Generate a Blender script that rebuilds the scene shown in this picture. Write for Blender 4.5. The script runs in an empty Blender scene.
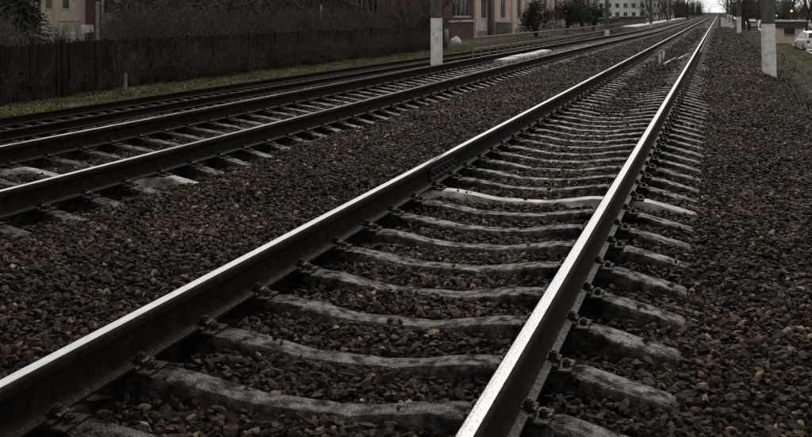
import bpy, bmesh, math, random
import numpy as np
from mathutils import Vector, Matrix
R = math.radians
rnd = random.Random(11)

# ------------------------------------------------------------------ camera, sky, sun, exposure
SC = bpy.context.scene
COL = SC.collection
F = 1005.0; VPX = 719.5; HY = 12.0; W0 = 812.0; H0 = 437.0
PSI = math.atan((VPX - W0 / 2) / F)
CZ = 1.452
cam = bpy.data.cameras.new('camera')
cam.sensor_width = 36; cam.lens = 36 * F / W0
cam.shift_y = -(H0 / 2 - HY) / W0
cam.clip_start = 0.05; cam.clip_end = 8000
cam.dof.use_dof = True; cam.dof.focus_distance = 7.5; cam.dof.aperture_fstop = 7.0
camo = bpy.data.objects.new('camera', cam); COL.objects.link(camo)
camo.location = (0, 0, CZ); camo.rotation_euler = (R(90), 0, PSI)
SC.camera = camo

SUN_EL = R(38); SUN_AZ = R(-3)          # azimuth from +Y, positive to the right
world = bpy.data.worlds.new('World'); SC.world = world; world.use_nodes = True
wn = world.node_tree; wn.nodes.clear()
sky = wn.nodes.new('ShaderNodeTexSky'); sky.sky_type = 'NISHITA'; sky.sun_disc = False
sky.sun_elevation = SUN_EL; sky.sun_rotation = SUN_AZ
sky.air_density = 1.0; sky.dust_density = 1.0; sky.ozone_density = 1.0
hs = wn.nodes.new('ShaderNodeHueSaturation'); hs.inputs['Saturation'].default_value = 0.04
bg = wn.nodes.new('ShaderNodeBackground'); bg.inputs['Strength'].default_value = 0.085
wo = wn.nodes.new('ShaderNodeOutputWorld')
cl = wn.nodes.new('ShaderNodeMix'); cl.data_type = 'RGBA'; cl.inputs['Factor'].default_value = 0.45      # even cloud cover over the clear sky
tcw = wn.nodes.new('ShaderNodeTexCoord'); cn = wn.nodes.new('ShaderNodeTexNoise'); cn.inputs['Scale'].default_value = 2.2; cn.inputs['Detail'].default_value = 5
cmr = wn.nodes.new('ShaderNodeMapRange'); cmr.inputs[1].default_value = 0.3; cmr.inputs[2].default_value = 0.7; cmr.inputs[3].default_value = 7.6; cmr.inputs[4].default_value = 9.4
wn.links.new(tcw.outputs['Generated'], cn.inputs['Vector']); wn.links.new(cn.outputs['Fac'], cmr.inputs[0]); wn.links.new(cmr.outputs[0], cl.inputs[7])
wn.links.new(sky.outputs[0], hs.inputs['Color']); wn.links.new(hs.outputs[0], cl.inputs[6]); wn.links.new(cl.outputs[2], bg.inputs[0]); wn.links.new(bg.outputs[0], wo.inputs[0])
sl = bpy.data.lights.new('sun', 'SUN'); sl.energy = 1.5; sl.angle = R(18); sl.color = (1.0, 0.90, 0.78)
so = bpy.data.objects.new('sun', sl); COL.objects.link(so)
sd = Vector((math.sin(SUN_AZ) * math.cos(SUN_EL), math.cos(SUN_AZ) * math.cos(SUN_EL), math.sin(SUN_EL)))
so.rotation_euler = sd.to_track_quat('Z', 'Y').to_euler()
so.location = sd * 60
SC.view_settings.view_transform = 'Standard'; SC.view_settings.look = 'None'
SC.view_settings.exposure = 0.18; SC.view_settings.gamma = 1.0
SC.view_settings.use_curve_mapping = False
SC.render.engine = 'CYCLES'

# ------------------------------------------------------------------ helpers
CS, SN = math.cos(PSI), math.sin(PSI)
def at_z(px, py, z):
    """point where the pixel's ray meets height z"""
    d = (CZ - z) / ((py - HY) / F)
    r = (px - W0 / 2) / F * d
    return (r * CS - d * SN, r * SN + d * CS, z)
def at_x(px, x):
    """y where the vertical plane through pixel column px meets the line X = x"""
    a = PSI - math.atan((px - W0 / 2) / F)
    return -x / math.tan(a)

def smooth(a, b, t):
    t = np.clip((t - a) / (b - a), 0, 1); return t * t * (3 - 2 * t)

class MB:
    def __init__(s): s.v = []; s.f = []; s.m = []
    def add(s, vs, fs, m=0):
        o = len(s.v); s.v += [tuple(v) for v in vs]
        s.f += [tuple(i + o for i in f) for f in fs]; s.m += [m] * len(fs)
    def box(s, a, b, m=0):
        x0, y0, z0 = a; x1, y1, z1 = b
        s.add([(x0,y0,z0),(x1,y0,z0),(x1,y1,z0),(x0,y1,z0),(x0,y0,z1),(x1,y0,z1),(x1,y1,z1),(x0,y1,z1)],
              [(0,3,2,1),(4,5,6,7),(0,1,5,4),(1,2,6,5),(2,3,7,6),(3,0,4,7)], m)
    def cbox(s, a, b, c=0.01, m=0):
        """box whose top edges are chamfered"""
        x0, y0, z0 = a; x1, y1, z1 = b
        s.add([(x0,y0,z0),(x1,y0,z0),(x1,y1,z0),(x0,y1,z0),(x0,y0,z1-c),(x1,y0,z1-c),(x1,y1,z1-c),(x0,y1,z1-c),
               (x0+c,y0+c,z1),(x1-c,y0+c,z1),(x1-c,y1-c,z1),(x0+c,y1-c,z1)],
              [(0,3,2,1),(0,1,5,4),(1,2,6,5),(2,3,7,6),(3,0,4,7),(4,5,9,8),(5,6,10,9),(6,7,11,10),(7,4,8,11),(8,9,10,11)], m)
    def tube(s, pts, rad, n=6, m=0, cap=True):
        pts = [Vector(p) for p in pts]
        k = len(pts); o = len(s.v)
        up = Vector((0, 0, 1))
        for i, p in enumerate(pts):
            d = (pts[min(i + 1, k - 1)] - pts[max(i - 1, 0)])
            if d.length < 1e-9: d = Vector((0, 0, 1))
            d.normalize()
            a = d.cross(up if abs(d.z) < 0.9 else Vector((1, 0, 0))).normalized(); b = d.cross(a)
            r = rad[i] if isinstance(rad, (list, tuple)) else rad
            for j in range(n):
                t = 2 * math.pi * j / n
                s.v.append(tuple(p + a * (r * math.cos(t)) + b * (r * math.sin(t))))
        for i in range(k - 1):
            for j in range(n):
                j2 = (j + 1) % n
                s.f.append((o + i*n + j, o + i*n + j2, o + (i+1)*n + j2, o + (i+1)*n + j)); s.m.append(m)
        if cap:
            s.f.append(tuple(o + (k-1)*n + j for j in range(n))); s.m.append(m)
            s.f.append(tuple(o + j for j in reversed(range(n)))); s.m.append(m)
    def loft(s, rings, m=0, cap=True, closed=True):
        n = len(rings[0]); o = len(s.v)
        for r in rings: s.v += [tuple(p) for p in r]
        for i in range(len(rings) - 1):
            for j in range(n if closed else n - 1):
                j2 = (j + 1) % n
                s.f.append((o+i*n+j, o+i*n+j2, o+(i+1)*n+j2, o+(i+1)*n+j))
                s.m.append(m[j] if isinstance(m, (list, tuple)) else m)
        if cap:
            c = m[0] if isinstance(m, (list, tuple)) else m
            s.f.append(tuple(o + j for j in reversed(range(n)))); s.m.append(c)
            s.f.append(tuple(o + (len(rings)-1)*n + j for j in range(n))); s.m.append(c)
    def mesh(s, name, mats):
        me = bpy.data.meshes.new(name); me.from_pydata(s.v, [], s.f)
        for mm in (mats if isinstance(mats, (list, tuple)) else [mats]): me.materials.append(mm)
        if isinstance(mats, (list, tuple)) and len(mats) > 1: me.polygons.foreach_set('material_index', s.m)
        me.update(); return me
    def build(s, name, mats, parent=None, smooth_deg=None):
        o = link(name, s.mesh(name, mats), parent)
        if smooth_deg: shade(o.data, smooth_deg)
        return o
def shade(me, deg=None):
    me.polygons.foreach_set('use_smooth', [True] * len(me.polygons))
    if deg and deg < 180: me.set_sharp_from_angle(angle=R(deg))
def link(name, data, parent=None):
    o = bpy.data.objects.new(name, data); COL.objects.link(o)
    if parent: o.parent = parent
    return o
def tag(o, label=None, cat=None, group=None, kind=None):
    if label: o['label'] = label
    if cat: o['category'] = cat
    if group: o['group'] = group
    if kind: o['kind'] = kind
    return o
def thing(name, label, cat, loc=(0, 0, 0), rz=0, group=None):
    o = link(name, None); o.location = loc; o.rotation_euler = (0, 0, rz); o.empty_display_size = 0.2
    return tag(o, label, cat, group)
def copy_tree(o, parent=None):
    c = o.copy(); COL.objects.link(c); c.parent = parent
    for ch in KIDS.get(o.name, []) or o.children: copy_tree(ch, c)
    return c
KIDS = {}

# ------------------------------------------------------------------ materials
def mat(name, stops, scale=3.0, rough=0.8, bump=0.0, bscale=None, metal=0.0, spec=0.5, rand=0.0, rough2=None, stretch=None, detail=6, bdist=0.01):
    """stops: list of (pos, (r,g,b)) over a noise; rand: per-object brightness spread"""
    m = bpy.data.materials.new(name); m.use_nodes = True
    nt = m.node_tree; N = nt.nodes; L = nt.links
    b = N['Principled BSDF']; b.inputs['Metallic'].default_value = metal; b.inputs['Specular IOR Level'].default_value = spec
    tc = N.new('ShaderNodeTexCoord'); src = tc.outputs['Object']
    oi = N.new('ShaderNodeObjectInfo')
    off = N.new('ShaderNodeVectorMath'); off.operation = 'MULTIPLY_ADD'
    cx = N.new('ShaderNodeCombineXYZ'); L.new(oi.outputs['Random'], cx.inputs[0]); L.new(oi.outputs['Random'], cx.inputs[1])
    L.new(cx.outputs[0], off.inputs[0]); off.inputs[1].default_value = (37, 61, 0); L.new(src, off.inputs[2]); src = off.outputs[0]
    if stretch:
        mp = N.new('ShaderNodeMapping'); mp.inputs['Scale'].default_value = stretch; L.new(src, mp.inputs[0]); src = mp.outputs[0]
    nz = N.new('ShaderNodeTexNoise'); nz.inputs['Scale'].default_value = scale; nz.inputs['Detail'].default_value = detail; nz.inputs['Roughness'].default_value = 0.62
    L.new(src, nz.inputs['Vector'])
    cr = N.new('ShaderNodeValToRGB'); e = cr.color_ramp.elements
    while len(e) < len(stops): e.new(0.5)
    for i, (p, c) in enumerate(stops): e[i].position = p; e[i].color = (*c, 1)
    L.new(nz.outputs['Fac'], cr.inputs[0]); out = cr.outputs[0]
    if rand:
        mr = N.new('ShaderNodeMapRange'); mr.inputs[3].default_value = 1 - rand; mr.inputs[4].default_value = 1 + rand
        L.new(oi.outputs['Random'], mr.inputs[0])
        mx = N.new('ShaderNodeVectorMath'); mx.operation = 'SCALE'; L.new(out, mx.inputs[0]); L.new(mr.outputs[0], mx.inputs['Scale']); out = mx.outputs[0]
    L.new(out, b.inputs['Base Color'])
    if rough2 is not None:
        n2 = N.new('ShaderNodeTexNoise'); n2.inputs['Scale'].default_value = scale * 2.3; n2.inputs['Detail'].default_value = 5; L.new(src, n2.inputs['Vector'])
        mr2 = N.new('ShaderNodeMapRange'); mr2.inputs[1].default_value = 0.35; mr2.inputs[2].default_value = 0.65
        mr2.inputs[3].default_value = rough; mr2.inputs[4].default_value = rough2
        L.new(n2.outputs['Fac'], mr2.inputs[0]); L.new(mr2.outputs[0], b.inputs['Roughness'])
    else: b.inputs['Roughness'].default_value = rough
    if bump:
        n3 = N.new('ShaderNodeTexNoise'); n3.inputs['Scale'].default_value = bscale or scale * 4; n3.inputs['Detail'].default_value = 5; L.new(src, n3.inputs['Vector'])
        bp = N.new('ShaderNodeBump'); bp.inputs['Strength'].default_value = bump; bp.inputs['Distance'].default_value = bdist
        L.new(n3.outputs['Fac'], bp.inputs['Height']); L.new(bp.outputs[0], b.inputs['Normal'])
    return m
def two(a, b, lo=0.35, hi=0.65): return [(lo, a), (hi, b)]

M = {}
def sleeper_concrete():
    m = mat('wet_sleeper_concrete', [(0.28, (0.0080, 0.0056, 0.0042)), (0.5, (0.0150, 0.0110, 0.0084)), (0.66, (0.024, 0.0185, 0.0145)), (0.8, (0.046, 0.037, 0.030))], 16, 0.5, 1.0, 95, rand=0.35, bdist=0.009, spec=0.5)
    nt = m.node_tree; N = nt.nodes; L = nt.links; b = N['Principled BSDF']
    src = [n for n in N if n.type == 'TEX_NOISE'][0].inputs['Vector'].links[0].from_socket
    nz = N.new('ShaderNodeTexNoise'); nz.inputs['Scale'].default_value = 15; nz.inputs['Detail'].default_value = 8; nz.inputs['Roughness'].default_value = 0.7; L.new(src, nz.inputs['Vector'])
    for lo, hi, sock in ((0.80, 0.09, 'Roughness'), (0.05, 0.75, 'Specular IOR Level')):
        mr = N.new('ShaderNodeMapRange'); mr.inputs[1].default_value = 0.40; mr.inputs[2].default_value = 0.70; mr.inputs[3].default_value = lo; mr.inputs[4].default_value = hi
        L.new(nz.outputs['Fac'], mr.inputs[0]); L.new(mr.outputs[0], b.inputs[sock])
    # shade beside the rails and fastenings, painted into the concrete colour
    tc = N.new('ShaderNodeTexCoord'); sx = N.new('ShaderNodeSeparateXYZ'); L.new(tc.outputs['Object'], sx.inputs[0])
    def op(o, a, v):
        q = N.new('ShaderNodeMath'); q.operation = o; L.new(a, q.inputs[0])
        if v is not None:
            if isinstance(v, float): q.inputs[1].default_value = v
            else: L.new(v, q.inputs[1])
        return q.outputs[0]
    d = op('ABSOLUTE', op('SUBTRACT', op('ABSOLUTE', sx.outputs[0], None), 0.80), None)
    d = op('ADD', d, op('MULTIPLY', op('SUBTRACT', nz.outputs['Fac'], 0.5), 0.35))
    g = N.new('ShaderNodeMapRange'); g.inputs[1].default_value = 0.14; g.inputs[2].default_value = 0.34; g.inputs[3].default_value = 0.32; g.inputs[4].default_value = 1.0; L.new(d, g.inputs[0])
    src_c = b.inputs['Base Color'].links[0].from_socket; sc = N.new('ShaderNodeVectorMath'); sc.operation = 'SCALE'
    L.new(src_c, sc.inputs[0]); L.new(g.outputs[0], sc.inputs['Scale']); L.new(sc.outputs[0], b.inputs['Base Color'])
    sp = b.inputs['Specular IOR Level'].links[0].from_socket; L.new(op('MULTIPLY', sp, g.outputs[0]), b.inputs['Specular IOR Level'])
    return m
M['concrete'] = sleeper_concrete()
M['worn_metal'] = mat('worn_bolt_metal', two((0.03, 0.028, 0.026), (0.14, 0.135, 0.13)), 40, 0.3, metal=0.8, rough2=0.6)
M['pale_concrete'] = mat('pale_sleeper_concrete', [(0.38, (0.045, 0.038, 0.032)), (0.49, (0.19, 0.17, 0.145)), (0.64, (0.50, 0.465, 0.41))], 6, 0.5, 0.5, 60, bdist=0.004)
M['steel'] = mat('polished_rail_steel', [(0.34, (0.24, 0.24, 0.236)), (0.5, (0.50, 0.50, 0.492)), (0.64, (0.66, 0.66, 0.65))], 150, 0.14, 0.28, 260, metal=1.0, rough2=0.30, bdist=0.0012, stretch=(1, 0.6, 1))
M['steel_bright'] = mat('sky_bright_rail_steel', [(0.34, (0.70, 0.70, 0.69)), (0.64, (0.90, 0.90, 0.89))], 60, 0.08, 0.1, 200, metal=1.0, rough2=0.18, bdist=0.0008, stretch=(1, 0.2, 1))  # same rail steel, sky sheen on the left rails put into a brighter colour
M['rust'] = mat('dark_rail_rust', [(0.3, (0.005, 0.0036, 0.0028)), (0.55, (0.012, 0.0080, 0.0056)), (0.72, (0.030, 0.018, 0.0115))], 14, 0.8, 0.6, 120, rough2=0.95, bdist=0.003, spec=0.08)
M['foot'] = mat('wet_rail_foot', [(0.3, (0.006, 0.0045, 0.0035)), (0.7, (0.02, 0.015, 0.012))], 40, 0.4, 1.0, 70, rough2=0.95, bdist=0.012, spec=0.1)
M['foot_wet'] = mat('gritty_wet_rail_foot', [(0.46, (0.005, 0.004, 0.0035)), (0.62, (0.04, 0.036, 0.032))], 22, 0.75, 1.0, 45, rough2=0.12, bdist=0.025, spec=0.35)
M['iron'] = mat('greasy_fastening_iron', two((0.005, 0.0045, 0.004), (0.018, 0.014, 0.011)), 30, 0.45, 0.6, 90, rough2=0.9, bdist=0.004, spec=0.2)
M['white_paint'] = mat('worn_whitewash', [(0.30, (0.22, 0.20, 0.18)), (0.40, (0.62, 0.61, 0.59)), (0.6, (0.84, 0.84, 0.83))], 7, 0.8, 0.4, 40, bdist=0.005)
M['mast'] = mat('mast_concrete', two((0.055, 0.052, 0.050), (0.12, 0.115, 0.11)), 5, 0.85, 0.4, 50, stretch=(1, 1, 0.3))
M['red'] = mat('red_paint', two((0.10, 0.012, 0.012), (0.22, 0.03, 0.028)), 9, 0.6)
M['grey_paint'] = mat('grey_metal_paint', two((0.10, 0.10, 0.098), (0.19, 0.19, 0.185)), 9, 0.5, rough2=0.7)
M['board'] = mat('dark_brown_board', [(0.3, (0.006, 0.0040, 0.0028)), (0.5, (0.015, 0.0098, 0.007)), (0.75, (0.034, 0.023, 0.017))], 3, 0.95, spec=0.15, bump=0.6, bscale=30, rand=0.2, stretch=(3, 3, 0.5))
M['bark'] = mat('dark_bark', two((0.018, 0.014, 0.012), (0.055, 0.045, 0.038)), 9, 0.9, 0.5, 30, rand=0.25, stretch=(1, 1, 0.3))
M['twig'] = mat('bare_twig', two((0.032, 0.022, 0.018), (0.092, 0.066, 0.053)), 2.0, 0.85, rand=0.35)
M['needle'] = mat('dark_needles', two((0.007, 0.011, 0.008), (0.022, 0.030, 0.020)), 5, 0.7, rand=0.2)
M['grass'] = mat('winter_grass', [(0.3, (0.085, 0.090, 0.026)), (0.52, (0.125, 0.132, 0.042)), (0.70, (0.18, 0.155, 0.075))], 1.2, 0.8, rand=0.3)
M['dry'] = mat('dry_grass', [(0.3, (0.050, 0.044, 0.024)), (0.7, (0.12, 0.10, 0.055))], 1.2, 0.85, rand=0.35)
M['asphalt'] = mat('wet_asphalt', two((0.035, 0.035, 0.036), (0.07, 0.07, 0.07)), 2, 0.35, 0.3, 60, rough2=0.7)
M['paving'] = mat('pale_paving', two((0.20, 0.185, 0.17), (0.32, 0.30, 0.28)), 3, 0.6, 0.3, 30)
M['beige'] = mat('beige_render', [(0.3, (0.52, 0.43, 0.33)), (0.6, (0.70, 0.60, 0.48)), (0.8, (0.76, 0.68, 0.57))], 1.1, 0.9, 0.3, 30, stretch=(1, 1, 0.5))
M['pink'] = mat('pinkish_render', [(0.3, (0.50, 0.375, 0.30)), (0.65, (0.68, 0.54, 0.45))], 0.9, 0.9, 0.3, 30, stretch=(1, 1, 0.4))
M['white_wall'] = mat('white_wall', two((0.60, 0.60, 0.58), (0.80, 0.80, 0.78)), 0.7, 0.9, 0.2, 20, stretch=(1, 1, 0.4))
M['brick'] = mat('dull_red_brick', two((0.062, 0.026, 0.021), (0.13, 0.052, 0.040)), 2.5, 0.9, 0.4, 40)
M['trim'] = mat('pale_trim', two((0.45, 0.43, 0.40), (0.62, 0.60, 0.57)), 3, 0.8)
M['roof'] = mat('dark_roof', two((0.03, 0.028, 0.028), (0.08, 0.07, 0.065)), 3, 0.7, 0.4, 20)
M['glass'] = mat('dark_window_glass', two((0.010, 0.012, 0.014), (0.025, 0.028, 0.03)), 1.5, 0.06, spec=0.7)
M['frame'] = mat('window_frame', two((0.25, 0.24, 0.23), (0.40, 0.39, 0.37)), 5, 0.6)
M['door'] = mat('rusty_door', two((0.06, 0.022, 0.014), (0.14, 0.05, 0.032)), 4, 0.7, 0.3, 30)
M['garage'] = mat('grey_garage_wall', two((0.13, 0.13, 0.13), (0.24, 0.24, 0.235)), 2, 0.85, 0.3, 20)
M['rubber'] = mat('tyre_rubber', two((0.010, 0.010, 0.010), (0.02, 0.02, 0.02)), 9, 0.8)
M['chrome'] = mat('wheel_metal', two((0.3, 0.3, 0.3), (0.45, 0.45, 0.45)), 9, 0.35, metal=0.9)
M['car_white'] = mat('white_car_paint', two((0.66, 0.66, 0.66), (0.74, 0.74, 0.74)), 2, 0.25, rough2=0.4)
M['car_grey'] = mat('silver_car_paint', two((0.30, 0.31, 0.32), (0.36, 0.37, 0.38)), 2, 0.25, rough2=0.4)
M['car_dark'] = mat('dark_car_paint', two((0.015, 0.018, 0.022), (0.03, 0.033, 0.04)), 2, 0.25, rough2=0.4)
M['plastic'] = mat('dark_plastic', two((0.012, 0.012, 0.012), (0.03, 0.03, 0.03)), 9, 0.5)
M['lens'] = mat('headlamp_lens', two((0.45, 0.45, 0.45), (0.6, 0.6, 0.6)), 9, 0.15)
M['tail'] = mat('tail_lamp_lens', two((0.25, 0.012, 0.01), (0.35, 0.02, 0.015)), 9, 0.2)
M['sack'] = mat('white_sack', two((0.55, 0.55, 0.55), (0.78, 0.78, 0.78)), 6, 0.7, 0.5, 20)
M['soil'] = mat('dark_soil', two((0.026, 0.024, 0.012), (0.06, 0.055, 0.026)), 1.4, 0.95, spec=0.08, bump=0.6, bscale=12, bdist=0.03)
M['bridge'] = mat('bluish_bridge_concrete', two((0.10, 0.11, 0.125), (0.15, 0.16, 0.18)), 0.6, 0.85)
def emit(name, c, s):
    m = bpy.data.materials.new(name); m.use_nodes = True; b = m.node_tree.nodes['Principled BSDF']
    b.inputs['Base Color'].default_value = (*c, 1); b.inputs['Emission Color'].default_value = (*c, 1); b.inputs['Emission Strength'].default_value = s
    return m
M['amber'] = emit('amber_signal_lamp', (1.0, 0.75, 0.12), 1.2)
M['green'] = emit('green_signal_lamp', (0.1, 0.85, 0.55), 1.0)

def gravel_mat():
    m = bpy.data.materials.new('ballast_gravel'); m.use_nodes = True
    nt = m.node_tree; N = nt.nodes; L = nt.links; b = N['Principled BSDF']; b.inputs['Roughness'].default_value = 0.95; b.inputs['Specular IOR Level'].default_value = 0.06
    tc = N.new('ShaderNodeTexCoord')
    vo = N.new('ShaderNodeTexVoronoi'); vo.inputs['Scale'].default_value = 17; L.new(tc.outputs['Object'], vo.inputs['Vector'])
    sp = N.new('ShaderNodeSeparateColor'); L.new(vo.outputs['Color'], sp.inputs[0])
    cr = N.new('ShaderNodeValToRGB'); e = cr.color_ramp.elements
    for _ in range(3): e.new(0.5)
    for i, (p, c) in enumerate([(0.0, (0.004, 0.003, 0.0025)), (0.5, (0.012, 0.009, 0.007)), (0.8, (0.024, 0.017, 0.012)), (0.93, (0.045, 0.032, 0.023)), (1.0, (0.10, 0.075, 0.053))]):
        e[i].position = p; e[i].color = (*c, 1)
    L.new(sp.outputs[0], cr.inputs[0]); L.new(cr.outputs[0], b.inputs['Base Color'])
    bp = N.new('ShaderNodeBump'); bp.inputs['Strength'].default_value = 1.0; bp.inputs['Distance'].default_value = 0.03; bp.invert = True
    L.new(vo.outputs['Distance'], bp.inputs['Height']); L.new(bp.outputs[0], b.inputs['Normal'])
    return m
M['gravel'] = gravel_mat()
def stone_mat():
    m = bpy.data.materials.new('ballast_stone'); m.use_nodes = True
    nt = m.node_tree; N = nt.nodes; L = nt.links; b = N['Principled BSDF']
    oi = N.new('ShaderNodeObjectInfo'); tc = N.new('ShaderNodeTexCoord')
    cr = N.new('ShaderNodeValToRGB'); e = cr.color_ramp.elements
    for _ in range(5): e.new(0.5)
    for i, (p, c) in enumerate([(0.0, (0.014, 0.0098, 0.0075)), (0.35, (0.029, 0.0193, 0.0137)), (0.62, (0.045, 0.0297, 0.0205)), (0.82, (0.068, 0.045, 0.030)), (0.955, (0.122, 0.083, 0.054)), (0.985, (0.32, 0.22, 0.135)), (1.0, (0.42, 0.33, 0.23))][:7]):
        e[i].position = p; e[i].color = (*c, 1)
    L.new(oi.outputs['Random'], cr.inputs[0])
    nz = N.new('ShaderNodeTexNoise'); nz.inputs['Scale'].default_value = 1.6; nz.inputs['Detail'].default_value = 6
    ad = N.new('ShaderNodeVectorMath'); ad.operation = 'ADD'
    cx = N.new('ShaderNodeCombineXYZ'); mu = N.new('ShaderNodeMath'); mu.operation = 'MULTIPLY'; mu.inputs[1].default_value = 91
    L.new(oi.outputs['Random'], mu.inputs[0]); L.new(mu.outputs[0], cx.inputs[0]); L.new(cx.outputs[0], ad.inputs[0]); L.new(tc.outputs['Object'], ad.inputs[1])
    L.new(ad.outputs[0], nz.inputs['Vector'])
    mr = N.new('ShaderNodeMapRange'); mr.inputs[1].default_value = 0.3; mr.inputs[2].default_value = 0.7; mr.inputs[3].default_value = 0.68; mr.inputs[4].default_value = 1.3
    L.new(nz.outputs['Fac'], mr.inputs[0])
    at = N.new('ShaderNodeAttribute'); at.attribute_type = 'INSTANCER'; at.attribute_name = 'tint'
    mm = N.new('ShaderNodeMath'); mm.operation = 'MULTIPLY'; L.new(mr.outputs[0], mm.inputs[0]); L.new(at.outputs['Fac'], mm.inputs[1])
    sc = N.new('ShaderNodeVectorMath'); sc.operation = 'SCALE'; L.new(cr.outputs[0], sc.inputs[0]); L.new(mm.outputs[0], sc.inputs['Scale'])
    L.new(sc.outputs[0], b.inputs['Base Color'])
    b.inputs['Roughness'].default_value = 0.6; b.inputs['Specular IOR Level'].default_value = 0.09
    n3 = N.new('ShaderNodeTexNoise'); n3.inputs['Scale'].default_value = 5; n3.inputs['Detail'].default_value = 4; L.new(ad.outputs[0], n3.inputs['Vector'])
    bp = N.new('ShaderNodeBump'); bp.inputs['Strength'].default_value = 0.6; bp.inputs['Distance'].default_value = 0.008
    L.new(n3.outputs['Fac'], bp.inputs['Height']); L.new(bp.outputs[0], b.inputs['Normal'])
    return m
e_ = None
M['stone'] = stone_mat()

# ------------------------------------------------------------------ lie of the land
T1, T2, T3 = -1.515, -5.6085, -13.4          # track centre lines
GA = 0.7975                                    # half the rail spacing
PITCH = 0.549; PH = 7.96 % PITCH
PALE2 = at_x(184.8, -4.5); PH2 = PALE2 % PITCH
def drop(y): return 0.30 * smooth(18, 95, np.asarray(y, float))
def tz(tr, y):
    """height of the sleeper seats of a track"""
    if tr == 1: return np.asarray(y, float) * 0
    if tr == 2: return -drop(y)
    return -0.935 - drop(y)
def wob(x, y):
    return 0.008*np.sin(2.3*x+1.1*y) + 0.007*np.sin(1.7*y-3.1*x+1) + 0.006*np.sin(5.1*x+4.3*y)
def section(u):
    """ballast surface relative to the seats, u from the track axis"""
    a = np.abs(u)
    return np.interp(a, [0, .35, .55, .8, 1.02, 1.2, 1.38, 1.5, 1.75, 2.1], [-.064, -.056, -.052, -.066, -.062, -.080, -.100, -.088, -.065, -.055])
def section2(u):
    a = np.abs(u)
    return np.interp(a, [0, .35, .55, .8, .98, 1.12, 1.3, 1.75, 2.1], [-.062, -.055, -.066, -.09, -.085, -.045, -.02, -.03, -.045])
def bed_z(x, y):
    x = np.asarray(x, float); y = np.asarray(y, float)
    mid = (T1 + T2) / 2
    z1 = section(x - T1) + .036 * smooth(10, 24, y) * (np.abs(x - T1) < 1.6); z2 = section2(x - T2) - drop(y)
    w = smooth(mid + 0.5, mid - 0.5, x) if False else 1 - smooth(mid - 0.6, mid + 0.6, x)
    z = z1 * (1 - w) + z2 * w
    z = z - np.clip(x - 0.95, 0, 9) * 0.42 - smooth(0.5, 1.0, x) * 0.03
    z = z - np.clip(-7.75 - x, 0, 9) * 0.60
    return z + wob(x, y)
def bed3_z(x, y):
    x = np.asarray(x, float)
    z = section(x - T3) - 0.935 - drop(y)
    return z - np.clip(np.abs(x - T3) - 1.75, 0, 9) * 0.55 + wob(x, y) * .7
def ground_z(x, y):
    x = np.asarray(x, float); y = np.asarray(y, float)
    z = np.interp(x, [-400, -60, -17, -15.4, -9.6, -8, 0.6, 1.5, 4.3, 60, 400], [-.7, -.9, -.92, -1.06, -1.12, -1.2, -1.2, -0.36, -1.52, -1.52, -1.4])
    z = z - drop(y) * (1 - smooth(-8, -4, x)) * smooth(-19, -15.6, x)
    return z + wob(x * .4, y * .4) * 1.2
def gz(x, y): return float(ground_z(x, y))

def sheet(name, xs, ys, zf, m, kind='structure', jitter=0):
    X, Y = np.meshgrid(xs, ys); Z = zf(X, Y)
    if jitter: Z = Z + np.random.RandomState(3).uniform(-jitter, jitter, Z.shape)
    n = len(xs); k = len(ys)
    vs = np.stack([X.ravel(), Y.ravel(), Z.ravel()], 1)
    i = np.arange((n - 1) * (k - 1)); r = i // (n - 1); c = i % (n - 1)
    q = np.stack([r*n+c, r*n+c+1, (r+1)*n+c+1, (r+1)*n+c], 1)
    me = bpy.data.meshes.new(name); me.from_pydata(vs.tolist(), [], q.tolist()); me.materials.append(m); me.update()
    shade(me)
    return tag(link(name, me), kind=kind)
def geo(a, b, s, g):
    out = [a]
    while out[-1] < b: out.append(out[-1] + s); s *= g
    return np.array(out)
YS = geo(-14, 4500, 0.5, 1.06)
gx = np.concatenate([-geo(17, 1500, 3, 1.3)[::-1], np.arange(-16.5, 7.1, 0.5), geo(9, 1500, 3, 1.3)])
sheet('ground', gx, YS, ground_z, M['soil'])
sheet('ballast_bed', np.arange(-9.95, 2.05, 0.1), np.concatenate([np.arange(-3, 26, 0.12), geo(26, 900, 0.3, 1.05)]), lambda x, y: bed_z(x, y) - 0.022, M['gravel'], jitter=0.012)
sheet('ballast_bed', np.arange(-16.0, -10.75, 0.2), np.concatenate([np.arange(-3, 60, 0.4), geo(60, 900, 0.6, 1.06)]), lambda x, y: bed3_z(x, y) - 0.02, M['gravel'], jitter=0.01)

# road and path below the embankment on the right
def strip(name, x0, x1, z, m, y0=-10, y1=900, h=0.0):
    mb = MB(); mb.box((x0, y0, z - 0.3), (x1, y1, z)); return tag(mb.build(name, m), kind='structure')
strip('road', 6.2, 14.0, -1.49, M['asphalt'])
mb = MB()
for k in range(160): mb.cbox((6.0, -10 + k * 2.0, -1.7), (6.195, -10 + k * 2.0 + 1.985, -1.37), 0.015)
tag(mb.build('kerb', M['paving']), kind='structure')
mb = MB()
for k in range(60): mb.box((10.0, k * 8.0, -1.488), (10.14, k * 8.0 + 3, -1.484))
tag(mb.build('road_marking', M['trim']), kind='structure')

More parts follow.
